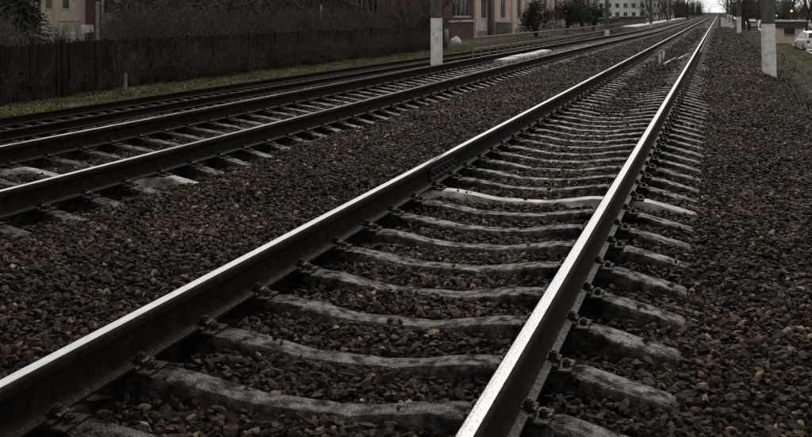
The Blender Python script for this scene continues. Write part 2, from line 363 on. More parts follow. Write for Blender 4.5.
# ------------------------------------------------------------------ tracks
# rail section, running surface at z = 0.20, foot on the plates at z = 0.02
RP = [(-.075,.02),(-.075,.031),(-.045,.040),(-.016,.052),(-.0095,.075),(-.0095,.125),(-.017,.148),(-.036,.158),(-.0375,.168),(-.0365,.188),(-.0315,.1950),(-.026,.1990),(-.012,.1995),
      (.012,.1995),(.0225,.1992),(.0315,.1950),(.0365,.188),(.0375,.168),(.036,.158),(.017,.148),(.0095,.125),(.0095,.075),(.016,.052),(.045,.040),(.075,.031),(.075,.02)]
RM = []
for i in range(len(RP)):
    j = (i + 1) % len(RP)
    a, b_ = RP[i], RP[j]
    if min(a[1], b_[1]) >= .1975: RM.append(0)
    elif max(a[1], b_[1]) <= .041 and min(a[1], b_[1]) >= .03: RM.append(2)
    else: RM.append(1)
def rail(parent, tr, x0, y0, y1, ys=None):
    ys = ys if ys is not None else [y0, y1]
    mb = MB()
    rings = []
    for y in ys:
        z = float(tz(tr, y)); rings.append([(x0 + p[0], y, z + p[1]) for p in RP])
    mb.loft(rings, RM)
    return mb.build('rail', [M['steel'] if tr == 1 and x0 > -1 else M['steel_bright'], M['rust'], M['foot_wet'] if tr == 1 and x0 > -1 else M['foot']], parent)
def fishplate(parent, x, y, tr):
    mb = MB(); z = float(tz(tr, y))
    for s in (-1, 1):
        prof = [(.012, .058), (.030, .050), (.034, .062), (.024, .085), (.024, .118), (.034, .140), (.030, .148), (.012, .142)]
        mb.loft([[(x + s * p[0], y + d, z + p[1]) for p in prof] for d in (-.4, .4)])
        for k in (-.33, -.2, -.07, .07, .2, .33):
            mb.tube([(x + s * .024, y + k, z + .10), (x + s * .055, y + k, z + .10)], .017, 6)
    return mb.build('fishplate', M['iron'], parent)

US = [-1.35, -1.33, -1.0, -.93, -.60, -.52, -.20, 0, .20, .52, .60, .93, 1.0, 1.33, 1.35]
ZS = [-.100, -.086, -.008, 0, 0, -.006, -.054, -.056, -.054, -.006, 0, 0, -.008, -.086, -.100]
def sleeper_mesh(seed):
    r = random.Random(seed); mb = MB(); rings = []
    # cut each bay once more so that worn edges can wander
    us = []; zs = []
    for i in range(len(US) - 1):
        
        for t in (0, .33, .66): us.append(US[i] * (1 - t) + US[i+1] * t); zs.append(ZS[i] * (1 - t) + ZS[i+1] * t)
    us.append(US[-1]); zs.append(ZS[-1])
    for u, z in zip(us, zs):
        a = abs(u); w = np.interp(a, [0, .5, .7, 1.35], [.073, .080, .086, .090]) + r.uniform(-.002, .002)
        j = lambda: r.uniform(-.0015, .0015)
        c = .011 + (r.uniform(.004, .022) if r.random() < .12 else r.uniform(-.002, .003))
        rings.append([(u, -w - .05, -.24), (u, -w - .008, z - .03 + j()), (u, -w + j(), z - c), (u, -w + c + .004, z + j() * .6), (u, 0, z + j() * .6), (u, w - c - .004, z + j() * .6), (u, w + j(), z - c), (u, w + .008, z - .03 + j()), (u, w + .05, -.24)])
    mb.loft(rings)
    return mb
def fastening_mesh():
    mb = MB()
    mb.cbox((-.185, -.075, -.002), (.185, .075, .016), .005)                      # base plate
    for s in (-1, 1):
        mb.cbox((s*.098 - .018, -.072, .016), (s*.098 + .018, .072, .040), .006)  # rib beside the rail foot
        pr = [(.046, .046), (.052, .060), (.108, .060), (.122, .052), (.122, .041), (.108, .041), (.104, .048), (.058, .046)]
        ring = [[(s * p[0], d, p[1]) for p in pr] for d in (-.030, .030)]
        mb.loft(ring)                                                             # clip
        mb.tube([(s*.084, 0, .05), (s*.084, 0, .068)], .027, 8)                   # washer
        mb.tube([(s*.084, 0, .066), (s*.084, 0, .086)], .021, 6)                  # nut
        mb.tube([(s*.084, 0, .084), (s*.084, 0, .094)], .011, 6)
        mb.tube([(s*.158, .0, .014), (s*.158, .0, .024)], .028, 8)                # anchor bolt
        mb.tube([(s*.150, .0, .022), (s*.150, .0, .044)], .022, 6)
        mb.tube([(s*.150, .0, .042), (s*.150, .0, .052)], .012, 6)
    me = mb.mesh('rail_fastening', [M['iron'], M['worn_metal']]); return me
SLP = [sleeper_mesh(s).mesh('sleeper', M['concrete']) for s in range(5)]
SLPALE = sleeper_mesh(9).mesh('sleeper', M['pale_concrete'])
for me in SLP + [SLPALE]: shade(me, 35)
FAST = fastening_mesh()

def track(tr, cx, label, y_first, n, n_fast, y_end, pale=(), y0=-3):
    root = thing('railway_track', label, 'railway track', (0, 0, 0))
    ys = [y0, 18] + list(np.arange(22, 100, 6.0)) + [100, y_end]
    if tr == 1: ys = [y0, y_end]
    for s in (-1, 1): rail(root, tr, cx + s * GA, y0, y_end, ys)
    r = random.Random(tr * 7)
    ph = PH2 if tr == 2 else PH
    k0 = math.floor((y_first - ph) / PITCH)
    for k in range(k0, k0 + n):
        y = ph + k * PITCH
        is_pale = any(abs(y - p) < PITCH / 2 for p in pale)
        yy = y + (0 if is_pale else r.uniform(-.012, .012))
        o = link('sleeper', SLPALE if is_pale else SLP[r.randrange(5)], root)
        o.location = (cx + r.uniform(-.012, .012), yy, float(tz(tr, y))); o.rotation_euler = (0, 0, r.uniform(-.006, .006) + (math.pi if r.random() < .5 and not is_pale else 0))
        if is_pale: o['label'] = 'pale cream sleeper much lighter than the others'
        if k < k0 + n_fast:
            for s in (-1, 1):
                f = link('rail_fastening', FAST, o); f.location = (s * GA, r.uniform(-.006, .006), 0.003); f.scale = (.82, 1, .70)
    # the sleepers too far off to tell apart
    mb = MB(); y = ph + (k0 + n) * PITCH
    while y < 420:
        z = float(tz(tr, y)); mb.box((cx - 1.33, y - .08, z - .2), (cx + 1.33, y + .08, z - .045)); y += PITCH
    fo = mb.build('far_sleepers', M['concrete'], root); fo['kind'] = 'stuff'
    return root
tr1 = track(1, T1, 'nearest railway track, rails running from the lower left and bottom edge to the vanishing point', -1.2, 190, 70, 900, pale=[7.96])
tr2 = track(2, T2, 'middle railway track with dark rail sides and sleeper ends poking out of ballast', 2.0, 170, 70, 900, pale=[PALE2])
tr3 = track(3, T3, 'farthest railway track, thin rails lying lower beside the grass strip', 8.0, 120, 0, 900)
fishplate(tr1, T1 - GA, 8.4, 1)

# ------------------------------------------------------------------ ballast stones
def rock(seed):
    r = random.Random(seed); bm = bmesh.new()
    sx, sy, sz = r.uniform(.95, 1.5), r.uniform(.65, 1.0), r.uniform(.38, .75)
    for _ in range(13):
        v = Vector((r.gauss(0, 1), r.gauss(0, 1), r.gauss(0, 1))).normalized() * r.uniform(.8, 1.08)
        bm.verts.new((v.x * sx, v.y * sy, v.z * sz))
    g = bmesh.ops.convex_hull(bm, input=bm.verts)
    bmesh.ops.delete(bm, geom=[v for v in bm.verts if not v.link_faces], context='VERTS')
    me = bpy.data.meshes.new('stone'); bm.to_mesh(me); bm.free(); me.materials.append(M['stone']); return me
def proto_collection(name, meshes):
    c = bpy.data.collections.new(name)
    for i, me in enumerate(meshes):
        o = bpy.data.objects.new('%s_%02d' % (name, i), me); c.objects.link(o)
    return c
def scatter(name, pts, rot, scl, idx, coll, tint=None):
    me = bpy.data.meshes.new(name); n = len(pts)
    me.vertices.add(n); me.vertices.foreach_set('co', np.asarray(pts, 'f').ravel())
    for nm, ty, arr, key in (('rot', 'FLOAT_VECTOR', rot, 'vector'), ('scl', 'FLOAT_VECTOR', scl, 'vector'), ('idx', 'INT', idx, 'value')):
        a = me.attributes.new(nm, ty, 'POINT'); a.data.foreach_set(key, np.asarray(arr, 'i' if ty == 'INT' else 'f').ravel())
    if tint is not None: me.attributes.new('tint', 'FLOAT', 'POINT').data.foreach_set('value', np.asarray(tint, 'f'))
    me.update(); o = link(name, me)
    ng = bpy.data.node_groups.new(name, 'GeometryNodeTree')
    ng.interface.new_socket('Geometry', in_out='INPUT', socket_type='NodeSocketGeometry'); ng.interface.new_socket('Geometry', in_out='OUTPUT', socket_type='NodeSocketGeometry')
    gi = ng.nodes.new('NodeGroupInput'); go = ng.nodes.new('NodeGroupOutput'); ip = ng.nodes.new('GeometryNodeInstanceOnPoints'); ci = ng.nodes.new('GeometryNodeCollectionInfo')
    ci.inputs['Collection'].default_value = coll; ci.inputs['Separate Children'].default_value = True; ci.inputs['Reset Children'].default_value = True
    ip.inputs['Pick Instance'].default_value = True
    def na(nm, ty):
        q = ng.nodes.new('GeometryNodeInputNamedAttribute'); q.data_type = ty; q.inputs['Name'].default_value = nm; return q.outputs['Attribute']
    ng.links.new(gi.outputs[0], ip.inputs['Points']); ng.links.new(ci.outputs[0], ip.inputs['Instance'])
    ng.links.new(na('idx', 'INT'), ip.inputs['Instance Index']); ng.links.new(na('rot', 'FLOAT_VECTOR'), ip.inputs['Rotation']); ng.links.new(na('scl', 'FLOAT_VECTOR'), ip.inputs['Scale'])
    ng.links.new(ip.outputs[0], go.inputs[0])
    md = o.modifiers.new('scatter', 'NODES'); md.node_group = ng
    return o
RS = np.random.RandomState(5)
def sample(x0, x1, y0, y1, dens):
    n = int((x1 - x0) * (y1 - y0) * dens); x = RS.uniform(x0, x1, n); y = RS.uniform(y0, y1, n)
    dx = x; ang = np.arctan2(-dx, np.maximum(y, .01))                # left of the track direction
    keep = (ang < R(45) + 1.2 / np.maximum(y, .5)) & (ang > -R(11) - .8 / np.maximum(y, .5))
    return x[keep], y[keep]
def clear_of_track(x, y, cx, margin=-.008, ph=None):
    ph = PH if ph is None else ph
    u = x - cx; k = (y - ph) / PITCH; v = (k - np.round(k)) * PITCH
    edge = margin + .026 * np.sin(x * 13 + np.round(k) * 2.7) * np.sin(x * 5.1 + np.round(k) * 1.9 + v * 20) + .016 * np.sin(x * 47 - y * 57)
    on = (np.abs(u) < 1.34) & (np.abs(v) < .098 + edge)
    rl = np.abs(np.abs(u) - GA) < .085
    return ~on & ~rl
px_, py_, pz_, ps_ = [], [], [], []
for (y0, y1, dens, s0, s1) in ((1.6, 6, 1750, .010, .030), (6, 13, 1350, .012, .030), (13, 26, 700, .017, .034), (26, 48, 250, .024, .042), (48, 95, 75, .034, .055)):
    x, y = sample(-9.8, 2.0, y0, y1, dens)
    k = clear_of_track(x, y, T1) & clear_of_track(x, y, T2, ph=PH2); x, y = x[k], y[k]
    px_.append(x); py_.append(y); s = s0 + (s1 - s0) * RS.beta(1.3, 1.5, len(x)); s *= np.where(RS.rand(len(x)) < .05, 1.4, 1); ps_.append(s)
    pz_.append(bed_z(x, y) - .012 + RS.uniform(-.018, .016, len(x)))
# loose stones that came to rest on the sleepers
n = 420; x = RS.uniform(T1 - 1.3, T1 + 1.3, n); kk = RS.randint(2, 40, n); y = PH + kk * PITCH + RS.uniform(-.06, .06, n)
k = np.abs(np.abs(x - T1) - GA) > .2; x, y = x[k], y[k]
zz = np.interp(x - T1, US, ZS) + .008
k = RS.rand(len(x)) < .33
px_.append(x[k]); py_.append(y[k]); pz_.append(zz[k]); ps_.append(RS.uniform(.010, .024, k.sum()))
def stain_and_shade(x, y):
    """grease and painted shade along the rails, rain-washed patches elsewhere"""
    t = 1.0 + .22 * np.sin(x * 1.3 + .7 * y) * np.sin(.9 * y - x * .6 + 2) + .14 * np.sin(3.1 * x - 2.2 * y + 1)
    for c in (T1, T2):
        u = np.abs(x - c); t = t * (1 - .68 * np.exp(-((u - GA) / .30) ** 2)) * (1 - .12 * (u < 1.3))  # grease tone deepened by shade beside the rails, painted into the stones
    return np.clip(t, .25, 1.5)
X = np.concatenate(px_); Y = np.concatenate(py_); Z = np.concatenate(pz_); S = np.concatenate(ps_); n = len(X)
coll = proto_collection('stone', [rock(100 + i) for i in range(20)])
rot = np.stack([RS.normal(0, .45, n), RS.normal(0, .45, n), RS.uniform(0, 6.28, n)], 1)
o = scatter('ballast_stones', np.stack([X, Y, Z], 1), rot, np.stack([S, S, S], 1), RS.randint(0, 20, n), coll, stain_and_shade(X, Y))
tag(o, 'dark brown crushed stone ballast heaped round the tracks', 'ballast', kind='stuff')
x, y = sample(-15.9, -10.9, 9, 60, 70)
k = clear_of_track(x, y, T3); x, y = x[k], y[k]; n = len(x); S = RS.uniform(.03, .05, n)
o = scatter('ballast_stones', np.stack([x, y, bed3_z(x, y) - .01], 1), RS.uniform(-1, 6, (n, 3)), np.stack([S] * 3, 1), RS.randint(0, 20, n), coll, np.full(n, .75))
tag(o, 'dark ballast round the farthest track beside the grass', 'ballast', kind='stuff')

# ------------------------------------------------------------------ grass
def tuft(seed, m):
    r = random.Random(seed); mb = MB()
    for _ in range(26):
        a = r.uniform(0, 6.28); d = r.uniform(0, .09); h = r.uniform(.04, .12); l = r.uniform(.05, .16); w = r.uniform(.005, .010)
        p = Vector((math.cos(a) * d, math.sin(a) * d, -.01)); t = Vector((math.cos(a + r.uniform(-1, 1)), math.sin(a + r.uniform(-1, 1)), 0))
        s = Vector((-t.y, t.x, 0)) * w; q = p + t * l * .4 + Vector((0, 0, h * .6)); e = p + t * l + Vector((0, 0, h))
        mb.add([p - s, p + s, q + s * .8, q - s * .8, e], [(0, 1, 2, 3), (3, 2, 4)])
    return mb.mesh('tuft', m)
cg = proto_collection('tuft', [tuft(i, M['grass']) for i in range(6)])
cd = proto_collection('dry_tuft', [tuft(20 + i, M['dry']) for i in range(6)])
def grass(label, x0, x1, y0, y1, dens, coll, smin, smax, zf=ground_z):
    n = int((x1 - x0) * (y1 - y0) * dens); x = RS.uniform(x0, x1, n); y = RS.uniform(y0, y1, n)
    S = RS.uniform(smin, smax, n)
    o = scatter('grass', np.stack([x, y, zf(x, y)], 1), np.stack([RS.normal(0, .12, n), RS.normal(0, .12, n), RS.uniform(0, 6.3, n)], 1), np.stack([S] * 3, 1), RS.randint(0, 6, n), coll)
    return tag(o, label, 'grass', kind='stuff')
grass('strip of short olive green grass between the far track and the brown fence', -17.6, -15.0, 12, 105, 85, cg, .6, 1.4)
grass('dry brownish grass on the embankment slope at the right', 1.45, 4.0, 9, 130, 45, cd, .9, 2.0)
grass('green grass verge along the road below the right embankment', 3.6, 6.0, 18, 150, 55, cg, .8, 1.8)

# ------------------------------------------------------------------ catenary masts
def mast(x, y, label, zb=None, white=1.35, lean=0.0, w=0.185):
    z = gz(x, y) if zb is None else zb
    t = thing('catenary_mast', label, 'mast', (x, y, z), 0, 'catenary masts beside the tracks'); t.rotation_euler = (0, lean, 0)
    def ring(h, r, n=12): return [(r * math.cos(2 * math.pi * i / n), r * math.sin(2 * math.pi * i / n), h) for i in range(n)]
    rr = random.Random(int(y * 10))
    mb = MB(); mb.loft([ring(h, w * (1 - h * .018) + .004 + rr.uniform(-.003, .003)) for h in (-.4, .2, .5, .8, 1.1, white - .05, white)]); mb.build('whitewashed_base', M['white_paint'], t, 40)
    mb = MB(); mb.loft([ring(h, w * (1 - h * .018) + .007) for h in (white, white + .06)]); mb.build('red_band', M['red'], t, 40)
    mb = MB(); mb.loft([ring(h, w * (1 - h * .018)) for h in (white + .06, 3, 6, 9.6)]); mb.build('shaft', M['mast'], t, 40)
    mb = MB(); mb.tube([(0, 0, 9.6), (0, 0, 9.68)], w * .85, 12); mb.build('cap', M['mast'], t, 40)
    return t
p = at_z(769.5, 78, -0.28)
mast(p[0], p[1], 'whitewashed concrete mast with dark upper shaft at the right, nearest to the camera', p[2], 1.42, R(-1.5), .175)
MRX, MRY = p[0], p[1]
zb = float(bed_z(-8.25, 30))
mast(-8.2, at_x(436.5, -8.2), 'short looking white mast base between the middle and the farthest track', zb, 1.62, 0, .185)
MLY = at_x(436.5, -8.2)
ordn = ['next whitewashed mast beyond the nearest right one', 'second mast beyond the nearest right one', 'third mast beyond the nearest right one']
for i in range(3): mast(MRX + .25, MRY + 58 * (i + 1), ordn[i], None, 1.4, 0, .18)
ordn = ['next mast beyond the white mast base between the left tracks', 'second mast beyond the white mast base between the left tracks', 'third mast beyond the white mast base between the left tracks']
for i in range(3): mast(-9.0, MLY + 56 * (i + 1), ordn[i], None, 1.4, 0, .18)

# ------------------------------------------------------------------ red topped railing, crossing slabs, stakes, boards, wedge
t = thing('railing', 'long low grey railing with red top rail beside the farthest track', 'railing')
RX = -11.45; y0 = at_x(473, RX); pts = []
k = 0; y = y0
while y < 128:
    z = -.80 - .55 * float(drop(y))
    mb = MB(); mb.tube([(RX, y, gz(RX, y) - .2), (RX, y, z + 1.02)], .042, 6); mb.build('post', M['grey_paint'], t)
    pts.append((RX, y, z)); y += 1.85
mb = MB(); mb.tube([(a, b, c + 1.04) for a, b, c in pts], .048, 6); mb.build('top_rail', M['red'], t)
mb = MB(); mb.tube([(a, b, c + .5) for a, b, c in pts], .034, 6); mb.build('middle_rail', M['grey_paint'], t)

def chunk(mb, a, b, c=.02, seed=0):
    mb.cbox(a, b, c)
ya, yb = at_x(495, -5.2), at_x(546, -5.1)
n = 4
for i in range(n):
    a = ya + (yb - ya) * i / n; b = ya + (yb - ya) * (i + 1) / n - .03
    zz = float(tz(2, (a + b) / 2))
    mb = MB(); mb.cbox((-5.24, a, zz + .012), (-4.92, b, zz + .30 + .012 * (i % 2)), .03)
    for k in range(6):
        yy = a + (b - a) * (k + .5) / 6; mb.box((-4.92, yy - .07, zz + .18), (-4.895, yy + .07, zz + .25))
    o = mb.build('crossing_slab', M['pale_concrete'])
    tag(o, ['nearest pale slab of the crossing inside the middle track', 'second pale slab of the crossing inside the middle track', 'third pale slab of the crossing inside the middle track', 'farthest pale slab of the crossing inside the middle track'][i], 'slab', 'pale slabs lying in the middle track')
for px, py, lab in ((659.4, 65, 'nearer of two short white stakes between the rails of the near track'), (663.2, 60.5, 'farther of two short white stakes between the rails of the near track')):
    x, y, z = at_z(px, py, -.07)
    mb = MB(); mb.cbox((-.026, -.026, -.15), (.026, .026, .30), .008); mb.box((-.030, -.030, .2), (.030, .030, .23))
    o = mb.build('stake', M['white_paint']); o.location = (x, y, z); o.rotation_euler = (.04, .06, .2); tag(o, lab, 'stake', 'short white stakes in the near track')
for (a, b, lab) in (((664, 64), (675, 58.5), 'pale board lying next to the white stakes in the near track'), ((677.5, 59.5), (689, 53.8), 'pale board lying close to the right rail of the near track')):
    p = Vector(at_z(*a, -.03)); q = Vector(at_z(*b, -.03)); d = (q - p); L = d.length
    mb = MB(); mb.cbox((0, -.03, -.02), (L, .03, .022), .006); mb.box((L * .3, -.052, -.03), (L * .33, .052, -.02))
    o = mb.build('board', M['trim']); o.location = p; o.rotation_euler = (0, 0, math.atan2(d.y, d.x)); tag(o, lab, 'board', 'pale boards lying in the near track')
# white wedge on the right shoulder
x, y, z = at_z(721.5, 27.0, -.12)
mb = MB()
mb.add([(0, 0, -.2), (1.25, 0, -.2), (1.25, 0, .12), (.18, 0, 1.0), (0, 0, 1.0), (0, 1.0, -.2), (1.25, 1.0, -.2), (1.25, 1.0, .12), (.18, 1.0, 1.0), (0, 1.0, 1.0)],
       [(0, 1, 2, 3, 4), (9, 8, 7, 6, 5), (0, 5, 6, 1), (1, 6, 7, 2), (2, 7, 8, 3), (3, 8, 9, 4), (4, 9, 5, 0)])
t = thing('concrete_ramp', 'small white triangular concrete ramp on the right shoulder far down the line', 'ramp', (x, y, z))
mb.build('wedge', M['white_paint'], t)
mb = MB(); mb.box((-.06, -.05, -.2), (.10, -.003, 1.04)); mb.build('end_edging', M['white_paint'], t)
mb = MB(); mb.loft([[(.10, -.05, 1.04), (.10, -.003, 1.04), (.10, -.003, .86), (.10, -.05, .86)], [(1.30, -.05, .16), (1.30, -.003, .16), (1.30, -.003, -.02), (1.30, -.05, -.02)]]); mb.build('slope_edging', M['white_paint'], t)
mb = MB(); mb.box((.10, -.049, -.2), (1.28, -.003, -.03)); mb.build('foot_edging', M['white_paint'], t)

# low platform far down on the left
t = thing('platform', 'low pale platform edge beside the left tracks far down the line', 'platform')
for k in range(40):
    a = 132 + k * 5.0; mb = MB(); z = -1.2
    mb.cbox((-12.2, a, z), (-10.1, a + 4.97, z + .78), .03); mb.build('slab', M['paving'], t)

# ------------------------------------------------------------------ brown fence
def fence(label, x, ya, yb, z0=None, h=1.53, width=2.4, seed=0):
    t = thing('fence', label, 'fence'); r = random.Random(seed); n = max(1, round((yb - ya) / width)); L = (yb - ya) / n
    for i in range(n):
        a = ya + i * L; z = gz(x, a + L / 2)
        mb = MB(); b = 0
        while b < L - .10:
            w = r.uniform(.11, .16); e = min(b + w, L - .05); hh = h + r.uniform(-.03, .03); dx = r.uniform(-.012, .012)
            mb.add([(x + dx, a + b, z - .1), (x + dx + .025, a + b, z - .1), (x + dx + .025, a + e - .008, z - .1), (x + dx, a + e - .008, z - .1),
                    (x + dx, a + b, z + hh), (x + dx + .025, a + b, z + hh), (x + dx + .025, a + e - .008, z + hh), (x + dx, a + e - .008, z + hh)],
                   [(0,3,2,1),(4,5,6,7),(0,1,5,4),(1,2,6,5),(2,3,7,6),(3,0,4,7)]); b = e
        for q in (.3, 1.15): mb.box((x - .06, a, z + q), (x - .015, a + L, z + q + .08))
        mb.build('panel', M['board'], t)
        mb = MB(); mb.cbox((x - .05, a - .05, z - .3), (x + .07, a + .05, z + h + .06), .01); mb.build('post', M['board'], t)
    return t
FX = -17.05
yc = at_x(114, FX)
fence('dark brown board fence along the grass at the far left', FX, 13.5, yc, seed=1)
fence('dark brown board fence overgrown by the bare thicket', FX - .5, yc + .35, 62, seed=2)
mb = MB(); z = gz(FX, yc); mb.cbox((FX + .28, yc + .08, z - .2), (FX + .35, yc + .15, z + .55), .015)
tag(mb.build('fence_stub', M['garage']), 'pale short concrete stub at the corner of the brown fence', 'post')

def pole(label, px, x, top, r0, m, h0=None, y=None):
    y = at_x(px, x); z = gz(x, y)
    t = thing('pole', label, 'pole', (x, y, z))
    mb = MB(); mb.tube([(0, 0, -.3), (0, 0, top - z)], [r0, r0 * .9], 10); mb.build('shaft', m, t, 40)
    mb = MB(); mb.tube([(0, 0, top - z), (0, 0, top - z + .05)], [r0 * 1.15, r0 * .7], 10); mb.build('cap', m, t, 40)
pole('thick grey steel pole standing behind the brown fence near the beige house', 97.5, -19.2, 1.72, .062, M['grey_paint'])
pole('thin pale pole in the thicket behind the fence', 321, -20.0, 1.78, .035, M['trim'])
pole('thin grey pole beside the brick building', 444.5, -19.0, 1.8, .05, M['grey_paint'])
pole('pale bare pole in the trees left of the white mast base', 421, -27.0, 4.0, .12, M['trim'])
x, y, z = at_z(446.5, 45, -.95); mb = MB(); mb.cbox((-.12, -.1, -.2), (.12, .1, 1.05), .03); mb.tube([(0, 0, 1.0), (0, 0, 1.1)], .06, 8)
o = mb.build('marker_post', M['beige']); o.location = (x, y, gz(x, y)); tag(o, 'small beige concrete marker post beside the white sack', 'post')
x, y, z = at_z(455.5, 45, -.95)
r = random.Random(4); bm = bmesh.new(); bmesh.ops.create_icosphere(bm, subdivisions=3, radius=1)
for v in bm.verts:
    n_ = math.sin(v.co.x * 5 + 1) * math.cos(v.co.y * 4) * .12 + math.sin(v.co.z * 7 + v.co.x * 3) * .07
    v.co *= 1 + n_; v.co = Vector((v.co.x * .42, v.co.y * .30, max(v.co.z * .34, -.22) + .22))
me = bpy.data.meshes.new('sack'); bm.to_mesh(me); bm.free(); me.materials.append(M['sack']); shade(me)
o = link('sack', me); o.location = (x, y, gz(x, y)); tag(o, 'white bulging sack lying on the grass behind the white mast base', 'sack')

# ------------------------------------------------------------------ buildings
def facade(mb, p0, u, n, width, height, ops, depth=.18, m=0):
    us = sorted({0, width, *[v for o in ops for v in o[:2]]}); vs = sorted({0, height, *[v for o in ops for v in o[2:]]})
    p0 = Vector(p0); u = Vector(u); n = Vector(n); z = Vector((0, 0, 1))
    P = lambda a, b, d=0: p0 + u * a + z * b - n * d
    for i in range(len(us) - 1):
        for j in range(len(vs) - 1):
            cu, cv = (us[i] + us[i+1]) / 2, (vs[j] + vs[j+1]) / 2
            if any(o[0] < cu < o[1] and o[2] < cv < o[3] for o in ops): continue
            mb.add([P(us[i], vs[j]), P(us[i+1], vs[j]), P(us[i+1], vs[j+1]), P(us[i], vs[j+1])], [(0, 1, 2, 3)], m)
    for a, b, c, d in ops:
        for q in (((a, c), (b, c)), ((b, c), (b, d)), ((b, d), (a, d)), ((a, d), (a, c))):
            mb.add([P(*q[0]), P(*q[1]), P(*q[1], depth), P(*q[0], depth)], [(0, 1, 2, 3)], m)
def building(name, label, x, y, ang, L, D, H, wall, front=(), left=(), right=(), group=None, roof='flat', kind_open='window', z=None, bars=2, roofm=None, frame_m=None):
    z = gz(x, y) if z is None else z
    t = thing(name, label, 'building', (x, y, z), ang, group)
    mb = MB()
    facade(mb, (0, 0, -1), (1, 0, 0), (0, -1, 0), L, H + 1, [(a, b, c + 1, d + 1) for a, b, c, d in front])
    facade(mb, (0, D, -1), (0, -1, 0), (-1, 0, 0), D, H + 1, [(a, b, c + 1, d + 1) for a, b, c, d in left])
    facade(mb, (L, 0, -1), (0, 1, 0), (1, 0, 0), D, H + 1, [(a, b, c + 1, d + 1) for a, b, c, d in right])
    facade(mb, (L, D, -1), (-1, 0, 0), (0, 1, 0), L, H + 1, [])
    mb.build('wall', wall, t)
    fm = frame_m or M['frame']
    def win(p0, u, n, o):
        p0 = Vector(p0); u = Vector(u); n = Vector(n)
        a, b, c, d = o; dep = .12
        B = MB()
        def bar(u0, u1, v0, v1):
            q = [p0 + u * uu - n * dd + Vector((0, 0, vv)) for dd in (dep - .05, dep + .02) for uu, vv in ((u0, v0), (u1, v0), (u1, v1), (u0, v1))]
            B.add(q, [(0,1,2,3),(7,6,5,4),(0,4,5,1),(1,5,6,2),(2,6,7,3),(3,7,4,0)])
        w = .07
        bar(a, b, c, c + w); bar(a, b, d - w, d); bar(a, a + w, c + w, d - w); bar(b - w, b, c + w, d - w)
        for k in range(1, bars):
            uu = a + (b - a) * k / bars; bar(uu - .03, uu + .03, c + w, d - w)
        f = B.build('window', fm, t)
        G = MB(); q = [p0 + u * uu - n * (dep + .025) + Vector((0, 0, vv)) for uu, vv in ((a, c), (b, c), (b, d), (a, d))]; q2 = [v - n * .02 for v in q]
        G.add(q + q2, [(0,1,2,3),(7,6,5,4),(0,4,5,1),(1,5,6,2),(2,6,7,3),(3,7,4,0)]); G.build('pane', M['glass'], f)
        S = MB(); q = [p0 + u * uu - n * dd + Vector((0, 0, vv)) for dd in (-.06, .1) for uu, vv in ((a - .08, c - .09), (b + .08, c - .09), (b + .08, c - .004), (a - .08, c - .004))]
        S.add(q, [(0,1,2,3),(7,6,5,4),(0,4,5,1),(1,5,6,2),(2,6,7,3),(3,7,4,0)]); S.build('sill', M['trim'], f)
    for o in front: win((0, 0, 0), (1, 0, 0), (0, -1, 0), o)
    for o in left: win((0, D, 0), (0, -1, 0), (-1, 0, 0), o)
    for o in right: win((L, 0, 0), (0, 1, 0), (1, 0, 0), o)
    rm = roofm or M['roof']; mb = MB()
    if roof == 'flat': mb.cbox((-.3, -.3, H + .002), (L + .3, D + .3, H + .3), .03)
    else:
        rh = roof
        mb.add([(-.35, -.35, H + .003), (L + .35, -.35, H + .003), (L + .35, D + .35, H + .003), (-.35, D + .35, H + .003), (-.35, D / 2, H + rh), (L + .35, D / 2, H + rh)], [(0, 1, 5, 4), (2, 3, 4, 5), (0, 4, 3), (1, 2, 5), (3, 2, 1, 0)])
    mb.build('roof', rm, t)
    return t
def deco(t, name, m, a, b, c=.02):
    mb = MB(); mb.cbox(a, b, c); return mb.build(name, m, t)

# beige house at the far left, facing the camera
hx, hy, _ = at_z(41, 39, -.9)
ang = PSI + R(20)
b = building('house', 'beige house with tall narrow dark windows behind the fence at the far left', hx, hy, ang, 9.5, 9, 6.4, M['beige'],
   front=[(.35, .95, 2.6, 5.2), (1.75, 2.35, 2.6, 5.2), (5.2, 6.2, 2.2, 4.6)], roof=2.4, bars=1)
deco(b, 'string_course', M['trim'], (1.3, -.07, 1.55), (3.3, -.003, 1.67)); deco(b, 'pilaster', M['beige'], (1.15, -.12, -.9), (1.40, -.004, 6.35)); deco(b, 'drain_pipe', M['trim'], (3.55, -.14, -.9), (3.67, -.02, 6.3))
deco(b, 'wooden_bay', M['door'], (3.72, -.9, -.9), (5.0, -.005, 6.2))
# brick building and long pale station building parallel to the tracks
SX = -21.8
ya_, yb_ = at_x(446, SX), at_x(473.5, SX)
b = building('brick_building', 'dull red brick building with one big dark window beside the pale building', SX, ya_, R(90), yb_ - ya_ - .02, 10, 6.5, M['brick'], front=[(2.2, (yb_ - ya_) - 1.4, 1.95, 5.6)], left=[(2, 4, 1.6, 3.6)], bars=4)
deco(b, 'ledge', M['trim'], (.3, -.16, 1.48), (yb_ - ya_ - .2, -.07, 1.62))
L = at_x(597, SX) - yb_
n = 11; step = L / n
b = building('station_building', 'long pale pinkish building with pilasters behind the red railing', SX, yb_, R(90), L, 12, 7.2, M['pink'],
   front=[(step * i + step * .36, step * i + step * .64, 1.7, 4.6) for i in range(n)], left=[(3, 4.2, 1.7, 4.2)])
for i in range(n + 1): deco(b, 'pilaster', M['pink'], (max(.02, step * i - .55), -.22, -.9), (min(L - .02, step * i + .55), -.004, 7.1))
deco(b, 'plinth', M['garage'], (.6, -.1, -.9), (L - .6, -.005, .55))
deco(b, 'drain_pipe', M['roof'], (at_x(487, SX) - yb_, -.42, -.5), (at_x(490, SX) - yb_, -.25, 7.0))
deco(b, 'entrance_porch', M['garage'], (at_x(493, SX) - yb_, -1.6, -.9), (at_x(497.5, SX) - yb_, -.24, 1.35))
